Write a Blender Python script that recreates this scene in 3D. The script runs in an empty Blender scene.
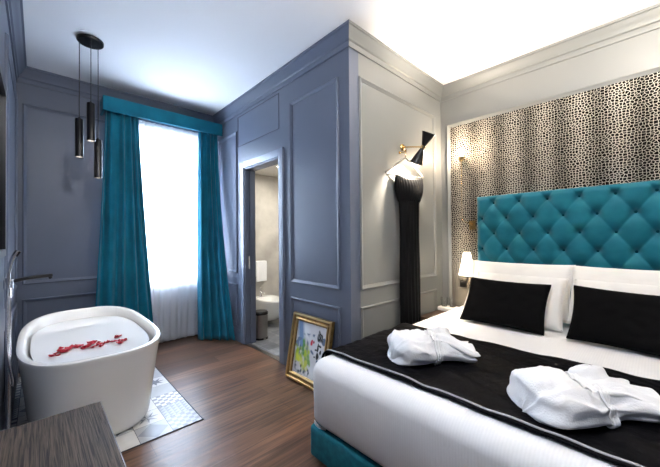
import bpy, bmesh, math, random
from mathutils import Vector, Matrix, noise
random.seed(7)
C = bpy.context.scene.collection
PI = math.pi
XW, YL, YD, XS, YH, XR, ZC = -4.456, -0.163, 1.909, -1.768, 3.523, 1.30, 3.11
YB = 2.03           # bathroom side of the door wall
XB = -1.888         # bathroom side of the alcove wall
ZBC = 2.374         # bathroom ceiling

# ------------------------------------------------------------------ materials
def mat(name, col, rough=.5, metal=0., spec=.5, sheen=0., coat=0., emit=None, es=0., bump=None, vary=None, trans=0., ior=1.45):
    m = bpy.data.materials.new(name); m.use_nodes = True
    nt = m.node_tree; b = nt.nodes['Principled BSDF']
    b.inputs['Base Color'].default_value = (*col, 1); b.inputs['Roughness'].default_value = rough
    b.inputs['Metallic'].default_value = metal; b.inputs['Specular IOR Level'].default_value = spec
    b.inputs['Sheen Weight'].default_value = sheen; b.inputs['Coat Weight'].default_value = coat
    b.inputs['Transmission Weight'].default_value = trans; b.inputs['IOR'].default_value = ior
    if emit: b.inputs['Emission Color'].default_value = (*emit, 1); b.inputs['Emission Strength'].default_value = es
    tc = nt.nodes.new('ShaderNodeTexCoord')
    if vary:                                    # (scale, other colour, amount)
        n = nt.nodes.new('ShaderNodeTexNoise'); n.inputs['Scale'].default_value = vary[0]; n.inputs['Detail'].default_value = 5
        nt.links.new(tc.outputs['Object'], n.inputs['Vector'])
        r = nt.nodes.new('ShaderNodeMapRange'); r.inputs['From Min'].default_value = .35; r.inputs['From Max'].default_value = .65
        r.inputs['To Max'].default_value = vary[2]; nt.links.new(n.outputs['Fac'], r.inputs['Value'])
        x = nt.nodes.new('ShaderNodeMix'); x.data_type = 'RGBA'; x.inputs['A'].default_value = (*col, 1); x.inputs['B'].default_value = (*vary[1], 1)
        nt.links.new(r.outputs['Result'], x.inputs['Factor']); nt.links.new(x.outputs['Result'], b.inputs['Base Color'])
    if bump:                                    # (scale, strength, distance)
        n = nt.nodes.new('ShaderNodeTexNoise'); n.inputs['Scale'].default_value = bump[0]; n.inputs['Detail'].default_value = 4
        nt.links.new(tc.outputs['Object'], n.inputs['Vector'])
        u = nt.nodes.new('ShaderNodeBump'); u.inputs['Strength'].default_value = bump[1]; u.inputs['Distance'].default_value = bump[2]
        nt.links.new(n.outputs['Fac'], u.inputs['Height']); nt.links.new(u.outputs['Normal'], b.inputs['Normal'])
    return m

M = {}
M['paint'] = mat('grey_blue_paint', (.094, .112, .158), .40, bump=(60, .08, .002))
M['lit_paint'] = mat('lit_grey_paint', (.175, .180, .178), .40, bump=(60, .08, .002))  # same wall paint made lighter: the alcove's lamp light is in the colour
M['ceiling'] = mat('white_ceiling_paint', (.80, .80, .82), .8)
M['casing'] = mat('satin_grey_casing', (.20, .23, .30), .22, spec=.8)
M['white_paint'] = mat('white_paint', (.8, .8, .8), .4)
M['velvet'] = mat('teal_velvet', (.002, .115, .180), .75, sheen=.12, spec=.2, bump=(14, .25, .01), vary=(5, (.004, .165, .25), .7))
M['velvet_hb'] = mat('teal_velvet_upholstery', (.001, .100, .150), .6, sheen=.15, spec=.2, vary=(7, (.003, .130, .185), .7))
M['button'] = mat('teal_button', (.002, .05, .07), .9, spec=.1)
M['bed_base'] = mat('teal_fabric_base', (.002, .11, .155), .85, bump=(220, .4, .003), vary=(30, (.006, .17, .22), .8))
M['black_velvet'] = mat('black_velvet', (.003, .003, .0034), .9, sheen=0, spec=.05, bump=(40, .3, .004))
M['runner'] = mat('black_runner_velvet', (.002, .002, .003), .6, sheen=0, spec=.06, bump=(12, .7, .02))
M['silver_piping'] = mat('silver_grey_piping', (.42, .42, .43), .45)
M['linen'] = mat('white_linen', (.84, .83, .81), .8, sheen=.1, bump=(9, .25, .012))
M['terry'] = mat('white_terry', (.82, .82, .83), .95, sheen=.2, bump=(160, .45, .004))
M['black_metal'] = mat('black_metal', (.012, .012, .013), .3, metal=.4)
M['black_gloss'] = mat('gloss_black', (.005, .005, .006), .28, spec=.35)
M['brass'] = mat('brass', (.75, .52, .22), .25, metal=1)
M['chrome'] = mat('chrome', (.90, .90, .92), .24, metal=1)
M['steel'] = mat('brushed_steel', (.30, .29, .28), .3, metal=1)
M['tub'] = mat('white_acrylic', (.80, .80, .79), .22, coat=.3)
M['ceramic'] = mat('white_ceramic', (.8, .8, .78), .12, coat=.4)

M['glare_water'] = mat('glare_white_water', (.80, .81, .82), .06, coat=.5)  # glare inside the tub put into an opaque white water colour
M['petal'] = mat('red_petal', (.50, .012, .035), .55, vary=(60, (.30, .005, .02), .8))
M['bulb'] = mat('warm_bulb', (1, .9, .75), .5, emit=(1, .80, .52), es=26)
M['spot_bulb'] = mat('spot_bulb', (1, .95, .9), .5, emit=(1, .92, .80), es=28)
M['bath_bulb'] = mat('bath_downlight', (1, 1, 1), .5, emit=(1, .93, .82), es=12)
M['shade_in'] = mat('pale_gold_shade_lining', (.75, .6, .35), .35, metal=.3)
M['gold'] = mat('antique_gold', (.40, .25, .09), .36, metal=.85, bump=(50, .3, .004), vary=(22, (.16, .08, .025), .8))
M['gold_edge'] = mat('bright_gold', (.70, .50, .24), .28, metal=.9)
M['gold_dark'] = mat('dark_gilt', (.26, .15, .05), .4, metal=.7, bump=(70, .4, .004))
M['dress'] = mat('black_dress_cloth', (.004, .004, .0045), .6, sheen=0, spec=.08)
M['hanger'] = mat('pale_hanger', (.26, .25, .23), .4)
M['dark_wood'] = mat('dark_wood', (.05, .03, .02), .4, vary=(20, (.09, .055, .035), .6))
M['mirror'] = mat('mirror_glass', (.10, .105, .11), .03, metal=1)
M['bath_wall'] = mat('beige_marble', (.50, .475, .43), .25, coat=.3, vary=(3.2, (.34, .32, .29), .8))
M['bath_ceiling'] = mat('bath_ceiling_paint', (.72, .70, .66), .4)
M['plastic_white'] = mat('white_plastic', (.75, .75, .74), .35)
M['grout'] = mat('dark_joint', (.05, .055, .07), .8)

def mat_emit_shade():
    m = bpy.data.materials.new('lit_white_shade'); m.use_nodes = True; nt = m.node_tree
    b = nt.nodes['Principled BSDF']; b.inputs['Base Color'].default_value = (.85, .8, .7, 1); b.inputs['Roughness'].default_value = .8
    b.inputs['Emission Color'].default_value = (1, .86, .66, 1); b.inputs['Emission Strength'].default_value = 3
    return m
M['lit_shade'] = mat_emit_shade()

def mat_sheer():
    m = bpy.data.materials.new('white_voile'); m.use_nodes = True; nt = m.node_tree
    for n in list(nt.nodes): nt.nodes.remove(n)
    o = nt.nodes.new('ShaderNodeOutputMaterial'); d = nt.nodes.new('ShaderNodeBsdfDiffuse'); t = nt.nodes.new('ShaderNodeBsdfTranslucent')
    tr = nt.nodes.new('ShaderNodeBsdfTransparent'); a = nt.nodes.new('ShaderNodeMixShader'); c = nt.nodes.new('ShaderNodeMixShader')
    d.inputs['Color'].default_value = (.86, .86, .88, 1); t.inputs['Color'].default_value = (.90, .91, .94, 1)
    a.inputs['Fac'].default_value = .55; c.inputs['Fac'].default_value = .22
    nt.links.new(d.outputs[0], a.inputs[1]); nt.links.new(t.outputs[0], a.inputs[2])
    nt.links.new(a.outputs[0], c.inputs[1]); nt.links.new(tr.outputs[0], c.inputs[2]); nt.links.new(c.outputs[0], o.inputs[0])
    return m
M['voile'] = mat_sheer()

def mat_glass():
    m = bpy.data.materials.new('window_glass'); m.use_nodes = True; nt = m.node_tree
    for n in list(nt.nodes): nt.nodes.remove(n)
    o = nt.nodes.new('ShaderNodeOutputMaterial'); g = nt.nodes.new('ShaderNodeBsdfGlossy'); t = nt.nodes.new('ShaderNodeBsdfTransparent')
    f = nt.nodes.new('ShaderNodeMath'); f.operation = 'POWER'; f.inputs[1].default_value = 4; lw = nt.nodes.new('ShaderNodeLayerWeight'); lw.inputs['Blend'].default_value = .5; nt.links.new(lw.outputs['Facing'], f.inputs[0]); x = nt.nodes.new('ShaderNodeMixShader'); g.inputs['Roughness'].default_value = .02
    nt.links.new(f.outputs[0], x.inputs[0]); nt.links.new(t.outputs[0], x.inputs[1]); nt.links.new(g.outputs[0], x.inputs[2]); nt.links.new(x.outputs[0], o.inputs[0])
    return m
M['glass'] = mat_glass()
M['clear_glass'] = mat('tumbler_glass', (.97, .98, .98), .03, trans=1, ior=1.45)

def nodes(m): return m.node_tree.nodes, m.node_tree.links

def mat_wood_floor():                    # planks along world Y
    m = mat('dark_oak_planks', (.1, .06, .04), .32); N, L = nodes(m); b = N['Principled BSDF']
    tc = N.new('ShaderNodeTexCoord'); mp = N.new('ShaderNodeMapping'); mp.inputs['Rotation'].default_value = (0, 0, PI/2)
    br = N.new('ShaderNodeTexBrick'); br.inputs['Scale'].default_value = 1; br.inputs['Brick Width'].default_value = 1.45
    br.inputs['Row Height'].default_value = .165; br.inputs['Mortar Size'].default_value = .0016; br.inputs['Mortar Smooth'].default_value = .3
    br.inputs['Color1'].default_value = (.060, .028, .015, 1); br.inputs['Color2'].default_value = (.140, .072, .042, 1); br.inputs['Mortar'].default_value = (.03, .016, .01, 1)
    br.offset = .37
    L.new(tc.outputs['Object'], mp.inputs[0]); L.new(mp.outputs[0], br.inputs[0])
    m2 = N.new('ShaderNodeMapping'); m2.inputs['Scale'].default_value = (26, 1.3, 1)
    L.new(tc.outputs['Object'], m2.inputs[0]); n = N.new('ShaderNodeTexNoise'); n.inputs['Scale'].default_value = 1.6; n.inputs['Detail'].default_value = 8; n.inputs['Distortion'].default_value = .6
    L.new(m2.outputs[0], n.inputs[0])
    r = N.new('ShaderNodeMapRange'); r.inputs['From Min'].default_value = .3; r.inputs['From Max'].default_value = .7; r.inputs['To Min'].default_value = .35; r.inputs['To Max'].default_value = 1.65
    L.new(n.outputs['Fac'], r.inputs['Value'])
    v = N.new('ShaderNodeVectorMath'); v.operation = 'SCALE'; L.new(br.outputs['Color'], v.inputs[0]); L.new(r.outputs[0], v.inputs['Scale']); L.new(v.outputs[0], b.inputs['Base Color'])
    rr = N.new('ShaderNodeMapRange'); rr.inputs['To Min'].default_value = .24; rr.inputs['To Max'].default_value = .46; L.new(n.outputs['Fac'], rr.inputs['Value']); L.new(rr.outputs[0], b.inputs['Roughness'])
    u = N.new('ShaderNodeBump'); u.inputs['Strength'].default_value = .35; u.inputs['Distance'].default_value = .004; L.new(n.outputs['Fac'], u.inputs['Height']); L.new(u.outputs[0], b.inputs['Normal'])
    return m
M['wood_floor'] = mat_wood_floor()

def mat_console():                       # open-pored dark oak, grain along world X
    m = mat('dark_open_grain_oak', (.05, .04, .035), .62, spec=.25); N, L = nodes(m); b = N['Principled BSDF']
    tc = N.new('ShaderNodeTexCoord'); mp = N.new('ShaderNodeMapping'); mp.inputs['Scale'].default_value = (2.2, 100, 12)
    L.new(tc.outputs['Object'], mp.inputs[0]); n = N.new('ShaderNodeTexNoise'); n.inputs['Scale'].default_value = 2.2; n.inputs['Detail'].default_value = 7; n.inputs['Distortion'].default_value = .9
    L.new(mp.outputs[0], n.inputs[0]); r = N.new('ShaderNodeValToRGB')
    r.color_ramp.elements[0].position = .38; r.color_ramp.elements[0].color = (.010, .008, .008, 1)
    r.color_ramp.elements[1].position = .62; r.color_ramp.elements[1].color = (.095, .070, .052, 1)
    L.new(n.outputs['Fac'], r.inputs[0]); L.new(r.outputs[0], b.inputs['Base Color'])
    u = N.new('ShaderNodeBump'); u.inputs['Strength'].default_value = .5; u.inputs['Distance'].default_value = .003; L.new(n.outputs['Fac'], u.inputs['Height']); L.new(u.outputs[0], b.inputs['Normal'])
    return m
M['console'] = mat_console()

def mat_wallpaper():
    m = mat('animal_spot_wallpaper', (.5, .5, .5), .85, spec=.08); N, L = nodes(m); b = N['Principled BSDF']
    tc = N.new('ShaderNodeTexCoord'); sp = N.new('ShaderNodeSeparateXYZ'); cb = N.new('ShaderNodeCombineXYZ')
    L.new(tc.outputs['Object'], sp.inputs[0]); L.new(sp.outputs['X'], cb.inputs['X']); L.new(sp.outputs['Z'], cb.inputs['Y'])
    vo = N.new('ShaderNodeTexVoronoi'); vo.voronoi_dimensions = '2D'; vo.feature = 'DISTANCE_TO_EDGE'; vo.inputs['Scale'].default_value = 45; vo.inputs['Randomness'].default_value = .75
    L.new(cb.outputs[0], vo.inputs['Vector'])
    sn = N.new('ShaderNodeMath'); sn.operation = 'SINE'; ml = N.new('ShaderNodeMath'); ml.operation = 'MULTIPLY'; ml.inputs[1].default_value = 2*PI/.265
    L.new(sp.outputs['X'], ml.inputs[0]); L.new(ml.outputs[0], sn.inputs[0])
    ns = N.new('ShaderNodeTexNoise'); ns.inputs['Scale'].default_value = 3; L.new(cb.outputs[0], ns.inputs['Vector'])
    a = N.new('ShaderNodeMath'); a.operation = 'MULTIPLY_ADD'; a.inputs[1].default_value = .03; a.inputs[2].default_value = .072; L.new(sn.outputs[0], a.inputs[0])
    gt = N.new('ShaderNodeMath'); gt.operation = 'SUBTRACT'; L.new(vo.outputs['Distance'], gt.inputs[0]); L.new(a.outputs[0], gt.inputs[1])
    r = N.new('ShaderNodeMapRange'); r.inputs['From Min'].default_value = -.02; r.inputs['From Max'].default_value = .02; L.new(gt.outputs[0], r.inputs['Value'])
    x = N.new('ShaderNodeMix'); x.data_type = 'RGBA'; x.inputs['A'].default_value = (.58, .54, .47, 1); x.inputs['B'].default_value = (.008, .007, .007, 1)
    L.new(r.outputs[0], x.inputs['Factor']); L.new(x.outputs['Result'], b.inputs['Base Color'])
    return m
M['wallpaper'] = mat_wallpaper()

def mat_stripe_linen():
    m = mat('white_satin_stripe_linen', (.80, .80, .80), .7); N, L = nodes(m); b = N['Principled BSDF']
    tc = N.new('ShaderNodeTexCoord'); w = N.new('ShaderNodeTexWave'); w.wave_type = 'BANDS'; w.bands_direction = 'X'; w.inputs['Scale'].default_value = 26
    L.new(tc.outputs['Object'], w.inputs['Vector'])
    x = N.new('ShaderNodeMix'); x.data_type = 'RGBA'; x.inputs['A'].default_value = (.79, .79, .80, 1); x.inputs['B'].default_value = (.82, .82, .83, 1)
    L.new(w.outputs['Fac'], x.inputs['Factor']); L.new(x.outputs['Result'], b.inputs['Base Color'])
    u = N.new('ShaderNodeBump'); u.inputs['Strength'].default_value = .25; u.inputs['Distance'].default_value = .003; L.new(w.outputs['Fac'], u.inputs['Height'])
    n = N.new('ShaderNodeTexNoise'); n.inputs['Scale'].default_value = 7; L.new(tc.outputs['Object'], n.inputs['Vector'])
    u2 = N.new('ShaderNodeBump'); u2.inputs['Strength'].default_value = .25; u2.inputs['Distance'].default_value = .02; L.new(n.outputs['Fac'], u2.inputs['Height'])
    L.new(u.outputs[0], u2.inputs['Normal']); L.new(u2.outputs[0], b.inputs['Normal'])
    return m
M['stripe'] = mat_stripe_linen()

def mat_bath_floor():
    m = mat('grey_bath_tile', (.3, .3, .31), .3); N, L = nodes(m); b = N['Principled BSDF']
    tc = N.new('ShaderNodeTexCoord'); br = N.new('ShaderNodeTexBrick'); br.inputs['Scale'].default_value = 1; br.inputs['Brick Width'].default_value = .2; br.inputs['Row Height'].default_value = .2
    br.inputs['Mortar Size'].default_value = .003; br.offset = 0
    br.inputs['Color1'].default_value = (.11, .12, .135, 1); br.inputs['Color2'].default_value = (.22, .23, .245, 1); br.inputs['Mortar'].default_value = (.3, .3, .3, 1)
    L.new(tc.outputs['Object'], br.inputs[0]); n = N.new('ShaderNodeTexNoise'); n.inputs['Scale'].default_value = 12; L.new(tc.outputs['Object'], n.inputs[0])
    x = N.new('ShaderNodeMix'); x.data_type = 'RGBA'; x.blend_type = 'OVERLAY'; x.inputs['Factor'].default_value = .7; L.new(br.outputs[0], x.inputs['A']); L.new(n.outputs['Fac'], x.inputs['B']); L.new(x.outputs['Result'], b.inputs['Base Color'])
    return m
M['bath_floor'] = mat_bath_floor()

def mat_attr():
    m = mat('painted_canvas', (1, 1, 1), .55, bump=(90, .4, .003)); N, L = nodes(m)
    a = N.new('ShaderNodeVertexColor'); a.layer_name = 'paint'; L.new(a.outputs[0], N['Principled BSDF'].inputs['Base Color'])
    return m
M['canvas'] = mat_attr()
TILE_COLS = [(.62, .62, .61), (.42, .43, .45), (.24, .26, .30), (.10, .11, .14), (.70, .69, .66)]
TM = [mat('cement_tile_%s' % n, c, .35, vary=(9, tuple(v*.8 for v in c), .6)) for n, c in zip(('white', 'light_grey', 'mid_grey', 'charcoal', 'cream'), TILE_COLS)]

# ------------------------------------------------------------------ mesh helpers
def obj(name, bm, m, parent=None, smooth=False, mods=()):
    me = bpy.data.meshes.new(name)
    if isinstance(bm, bmesh.types.BMesh):
        bmesh.ops.recalc_face_normals(bm, faces=bm.faces); bm.to_mesh(me); bm.free()
    o = bpy.data.objects.new(name, me); C.objects.link(o)
    for k in (m if isinstance(m, (list, tuple)) else [m]): me.materials.append(k)
    if smooth:
        me.polygons.foreach_set('use_smooth', [True]*len(me.polygons))
        if smooth != True: me.set_sharp_from_angle(angle=math.radians(smooth))
    if parent: o.parent = parent
    return o
def bm_(): return bmesh.new()
def place(o, parent):            # parts are modelled in world space; keep them there under a moved Empty
    return o
def bx(bm, x0, x1, y0, y1, z0, z1, bev=0., seg=2, mi=0):
    r = bmesh.ops.create_cube(bm, size=1)
    for v in r['verts']: v.co = Vector((x0+(v.co.x+.5)*(x1-x0), y0+(v.co.y+.5)*(y1-y0), z0+(v.co.z+.5)*(z1-z0)))
    fs = set(f for v in r['verts'] for f in v.link_faces)
    for f in fs: f.material_index = mi
    if bev: bmesh.ops.bevel(bm, geom=list(set(e for f in fs for e in f.edges)), offset=bev, segments=seg, profile=.5, affect='EDGES')
    return bm
def lathe(bm, prof, loc=(0, 0, 0), rot=None, n=32, cap=True):
    R = rot or Matrix.Identity(3); loc = Vector(loc); rings = []
    for r, z in prof:
        if r < 1e-6: rings.append([bm.verts.new(R @ Vector((0, 0, z)) + loc)])
        else: rings.append([bm.verts.new(R @ Vector((r*math.cos(2*PI*i/n), r*math.sin(2*PI*i/n), z)) + loc) for i in range(n)])
    for a, b in zip(rings, rings[1:]):
        for i in range(n):
            j = (i+1) % n
            q = [a[i % len(a)], a[j % len(a)], b[j % len(b)], b[i % len(b)]]; q2 = []
            for v in q:
                if v not in q2: q2.append(v)
            if len(q2) > 2: bm.faces.new(q2)
    if cap:
        for r in (rings[0], rings[-1]):
            if len(r) > 2: bm.faces.new(r)
    return bm
def catmull(P, k=8):
    P = [Vector(p) for p in P]
    if len(P) < 3: return P
    Q = [2*P[0]-P[1]] + P + [2*P[-1]-P[-2]]; out = []
    for i in range(1, len(Q)-2):
        for s in range(k):
            t = s/k; a, b, c, d = Q[i-1:i+3]
            out.append(.5*((2*b)+(c-a)*t+(2*a-5*b+4*c-d)*t*t+(3*b-a-3*c+d)*t**3))
    out.append(P[-1]); return out
def tube(bm, pts, r, n=10, smooth=False, cap=True):
    P = catmull(pts) if smooth else [Vector(p) for p in pts]
    rs = r if isinstance(r, (list, tuple)) else None; rings = []; up = None
    for i, p in enumerate(P):
        t = (P[min(i+1, len(P)-1)]-P[max(i-1, 0)]).normalized()
        if up is None: up = Vector((0, 0, 1)) if abs(t.z) < .9 else Vector((1, 0, 0))
        a = t.cross(up).normalized(); b2 = a.cross(t); up = b2
        q = r if not rs else rs[0]+(rs[1]-rs[0])*i/(len(P)-1)
        rings.append([bm.verts.new(p + q*(math.cos(2*PI*k/n)*a + math.sin(2*PI*k/n)*b2)) for k in range(n)])
    for a, b in zip(rings, rings[1:]):
        for i in range(n): bm.faces.new((a[i], a[(i+1) % n], b[(i+1) % n], b[i]))
    if cap: bm.faces.new(rings[0]); bm.faces.new(rings[-1])
    return bm
def grid(bm, nu, nv, f, closeu=False):
    V = [[bm.verts.new(f(i/nu, j/nv)) for j in range(nv+1)] for i in range(nu + (0 if closeu else 1))]
    for i in range(nu):
        for j in range(nv):
            a, b = V[i], V[(i+1) % len(V)]
            bm.faces.new((a[j], b[j], b[j+1], a[j+1]))
    return V
def solid(o, t, off=0):
    m = o.modifiers.new('thickness', 'SOLIDIFY'); m.thickness = t; m.offset = off
    return o
def ax(d, roll=0):               # rotation taking +Z to d
    return Vector((0, 0, 1)).rotation_difference(Vector(d).normalized()).to_matrix()
def thing(name, label, cat, group=None, loc=(0, 0, 0)):
    o = bpy.data.objects.new(name, None); C.objects.link(o); o.location = loc; o.empty_display_size = .1
    o['label'] = label; o['category'] = cat
    if group: o['group'] = group
    return o
def tag(o, label, cat, group=None):
    o['label'] = label; o['category'] = cat
    if group: o['group'] = group
    return o
def S(o): o['kind'] = 'structure'; return o
def finish(root):                # parts were modelled in world space: move them into the frame of their thing
    bpy.context.view_layer.update()
    inv = root.matrix_world.inverted()
    for ch in root.children:
        if ch.type == 'MESH': ch.data.transform(inv)
        for g in ch.children:
            if g.type == 'MESH': g.data.transform(inv)

# ------------------------------------------------------------------ room shell
b = bm_(); bx(b, XW-.15, XR+.12, YL-.12, YD+.06, -.1, 0); bx(b, XS-.06, XR+.12, YD+.06, YH+.12, -.1, 0)
S(obj('floor', b, M['wood_floor']))
b = bm_(); bx(b, XW-.15, XS-.06, YD+.06, YH+.12, -.1, 0); S(obj('floor_bathroom', b, M['bath_floor']))
b = bm_(); bx(b, XW-.15, XR+.12, YL-.12, YH+.12, ZC, ZC+.1); S(obj('ceiling', b, M['ceiling']))
b = bm_(); bx(b, XW, XB, YB, YH, ZBC, ZBC+.08); S(obj('ceiling_bathroom', b, M['bath_ceiling']))
WY0, WY1, WZ0, WZ1 = .72, 1.72, .80, 2.70
b = bm_(); x0, x1 = XW-.22, XW
bx(b, x0, x1, YL-.12, WY0, 0, ZC); bx(b, x0, x1, WY1, YD+.06, 0, ZC); bx(b, x0, x1, WY0, WY1, 0, WZ0); bx(b, x0, x1, WY0, WY1, WZ1, ZC)
wall_far = S(obj('wall_far', b, M['paint']))
b = bm_(); bx(b, x0, x1, YD+.06, YH+.12, 0, ZC); S(obj('wall_bathroom_far', b, M['bath_wall']))
DX0, DX1, DZ = -3.58, -2.80, 2.225
b = bm_(); bx(b, XW, DX0, YD, YB, 0, ZC); bx(b, DX1, XS, YD, YB, 0, ZC); bx(b, DX0, DX1, YD, YB, DZ, ZC)
wall_door = S(obj('wall_center', b, M['paint']))
b = bm_(); bx(b, XB, XS, YB, YH, 0, ZC); wall_alcove = S(obj('wall_alcove', b, M['lit_paint']))
b = bm_(); bx(b, XS-.0, XR+.12, YH, YH+.12, 0, ZC); wall_head = S(obj('wall_back', b, M['lit_paint']))
b = bm_(); bx(b, XW, XS, YH, YH+.12, 0, ZC); S(obj('wall_bathroom_back', b, M['bath_wall']))
b = bm_(); bx(b, XW, XR+.12, YL-.12, YL, 0, ZC); wall_left = S(obj('wall_left', b, M['paint']))
b = bm_(); bx(b, XR, XR+.12, YL, YH, 0, ZC); wall_right = S(obj('wall_right', b, M['paint']))
# marble lining on the bathroom's inner faces of the two shared walls
b = bm_(); bx(b, XW+.001, DX0-.02, YB, YB+.012, 0, ZBC); bx(b, DX1+.02, XB, YB, YB+.012, 0, ZBC); bx(b, XB-.012, XB, YB+.012, YH, 0, ZBC)
S(obj('wall_bathroom_lining', b, M['bath_wall']))

# crown and skirting: mitred profiles along the plan (room on the right hand)
plan = [(XW, YL), (XW, YD), (XS, YD), (XS, YH), (XR, YH), (XR, YL)]
crown = [(.0, .155), (.012, .155), (.014, .125), (.010, .108), (.024, .100), (.030, .082), (.046, .060), (.060, .034), (.066, .022), (.080, .018), (.080, .0), (0, 0)]
def sweep(i, prof, z_of):
    n = len(plan); p = [Vector(q) for q in plan]
    a, c = p[i], p[(i+1) % n]; pa, nc = p[i-1], p[(i+2) % n]
    def miter(prev, cur, nxt):
        d0 = (cur-prev).normalized(); d1 = (nxt-cur).normalized()
        n0 = Vector((d0.y, -d0.x)); n1 = Vector((d1.y, -d1.x)); m_ = n0+n1
        return m_/(m_.dot(n0))
    m0, m1 = miter(pa, a, c), miter(a, c, nc); bm = bm_()
    r0 = [bm.verts.new((*(a+m0*o), z_of(h))) for o, h in prof]; r1 = [bm.verts.new((*(c+m1*o), z_of(h))) for o, h in prof]
    k = len(prof)
    for j in range(k): bm.faces.new((r0[j], r0[(j+1) % k], r1[(j+1) % k], r1[j]))
    bm.faces.new(r0); bm.faces.new(r1); return bm
for i in range(6):
    S(obj('trim_%d' % (i+1), sweep(i, crown, lambda h: ZC-h), M['lit_paint' if i in (2, 3) else 'paint'], smooth=25))
skirt = [(0, 0), (.022, 0), (.022, .105), (.018, .118), (.012, .125), (.010, .14), (.004, .15), (0, .15)]
names = ['far', 'center', 'alcove', 'back', 'right', 'left']
def straight(bm, p0, p1, prof):
    p0, p1 = Vector(p0), Vector(p1); d = (p1-p0).normalized(); nn = Vector((d.y, -d.x)); k = len(prof)
    r0 = [bm.verts.new((*(p0+nn*o), h)) for o, h in prof]; r1 = [bm.verts.new((*(p1+nn*o), h)) for o, h in prof]
    for j in range(k): bm.faces.new((r0[j], r0[(j+1) % k], r1[(j+1) % k], r1[j]))
    bm.faces.new(r0); bm.faces.new(r1)
for i in range(6):
    if i == 1:
        b = bm_(); straight(b, (XW+.022, YD), (-3.66, YD), skirt); straight(b, (-2.72, YD), (XS+.022, YD), skirt)
        S(obj('baseboard_center', b, M['paint'], smooth=25)); continue
    S(obj('baseboard_'+names[i], sweep(i, skirt, lambda h: h), M['lit_paint' if i in (2, 3) else 'paint'], smooth=25))

# raised picture-frame panel moulding on a wall: axis 'x' = wall plane of constant x
def panel(parent, axis, plane, sgn, u0, u1, z0, z1, w=.034, d=.018, m='paint'):
    prof = [(0, 0), (0, d*.55), (w*.22, d), (w*.5, d*.75), (w*.72, d*.45), (w, d*.3), (w, 0)]
    b = bm_(); cs = [(u0, z0, 1, 1), (u1, z0, -1, 1), (u1, z1, -1, -1), (u0, z1, 1, -1)]; R = []
    for u, z, su, sz in cs:
        ring = []
        for o, h in prof:
            uu, zz, k = u+su*o, z+sz*o, plane+sgn*h
            ring.append(b.verts.new((k, uu, zz) if axis == 'x' else (uu, k, zz)))
        R.append(ring)
    for i in range(4):
        a, c = R[i], R[(i+1) % 4]
        for j in range(len(prof)): b.faces.new((a[j], a[(j+1) % len(prof)], c[(j+1) % len(prof)], c[j]))
    return obj('panel_moulding', b, M[m], parent, smooth=20)
for z0, z1 in ((.20, .735), (.885, 2.745)):
    panel(wall_door, 'y', YD, -1, -2.60, -1.89, z0, z1)
    panel(wall_door, 'y', YD, -1, -4.36, -3.78, z0, z1)
    panel(wall_alcove, 'x', XS, 1, 2.03, 3.36, z0, z1, m='lit_paint')
    panel(wall_far, 'x', XW, 1, -.115, .62, z0, z1)
    panel(wall_left, 'y', YL, 1, -4.30, -3.0, z0, z1)
    panel(wall_left, 'y', YL, 1, -.9, 1.1, z0, z1)
    panel(wall_right, 'x', XR, -1, .1, 1.6, z0, z1); panel(wall_right, 'x', XR, -1, 1.8, 3.3, z0, z1)
panel(wall_head, 'y', YH, -1, -1.69, .70, .42, 2.655, w=.040, d=.022, m='lit_paint')
# flush hatch above the door
b = bm_(); g = .006
bx(b, -3.76, -2.81, YD-.004, YD+.001, 2.53, 2.535+g-.005, mi=0); bx(b, -3.76, -2.81, YD-.004, YD+.001, 2.915, 2.922)
bx(b, -3.76, -3.753, YD-.004, YD+.001, 2.53, 2.92); bx(b, -2.817, -2.81, YD-.004, YD+.001, 2.53, 2.92)
obj('hatch_joint', b, M['grout'], wall_door)
# wallpaper
b = bm_(); bx(b, -1.652, .662, YH-.004, YH+.001, .458, 2.618); obj('wallpaper', b, M['wallpaper'], wall_head)

# door casing and jamb
dr = S(thing('door_1', 'x', 'door', loc=((DX0+DX1)/2, YD, 0)))
for k in ('label', 'category'): del dr[k]
b = bm_(); cw = .082; y0, y1 = YD-.026, YD
bx(b, DX0-cw, DX0, y0, y1, 0, DZ+cw, .005); bx(b, DX1, DX1+cw, y0, y1, 0, DZ+cw, .005); bx(b, DX0, DX1, y0, y1, DZ, DZ+cw, .005)
obj('door_casing', b, M['casing'], dr)
b = bm_(); bx(b, DX0, DX0+.02, YD-.01, YB+.012, 0, DZ); bx(b, DX1-.02, DX1, YD-.01, YB+.012, 0, DZ); bx(b, DX0+.02, DX1-.02, YD-.01, YB+.012, DZ-.02, DZ)
bx(b, DX0+.02, DX0+.032, YD+.05, YD+.07, 0, DZ-.02)
obj('door_jamb', b, M['paint'], dr)
b = bm_(); bx(b, DX0+.019, DX0+.026, YD+.03, YD+.055, .95, 1.11, .002); obj('strike_plate', b, M['chrome'], dr)
b = bm_(); bx(b, DX0+.02, DX1-.02, YD-.005, YD+.055, 0, .006, .002); obj('threshold', b, M['steel'], dr)
finish(dr)

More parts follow.
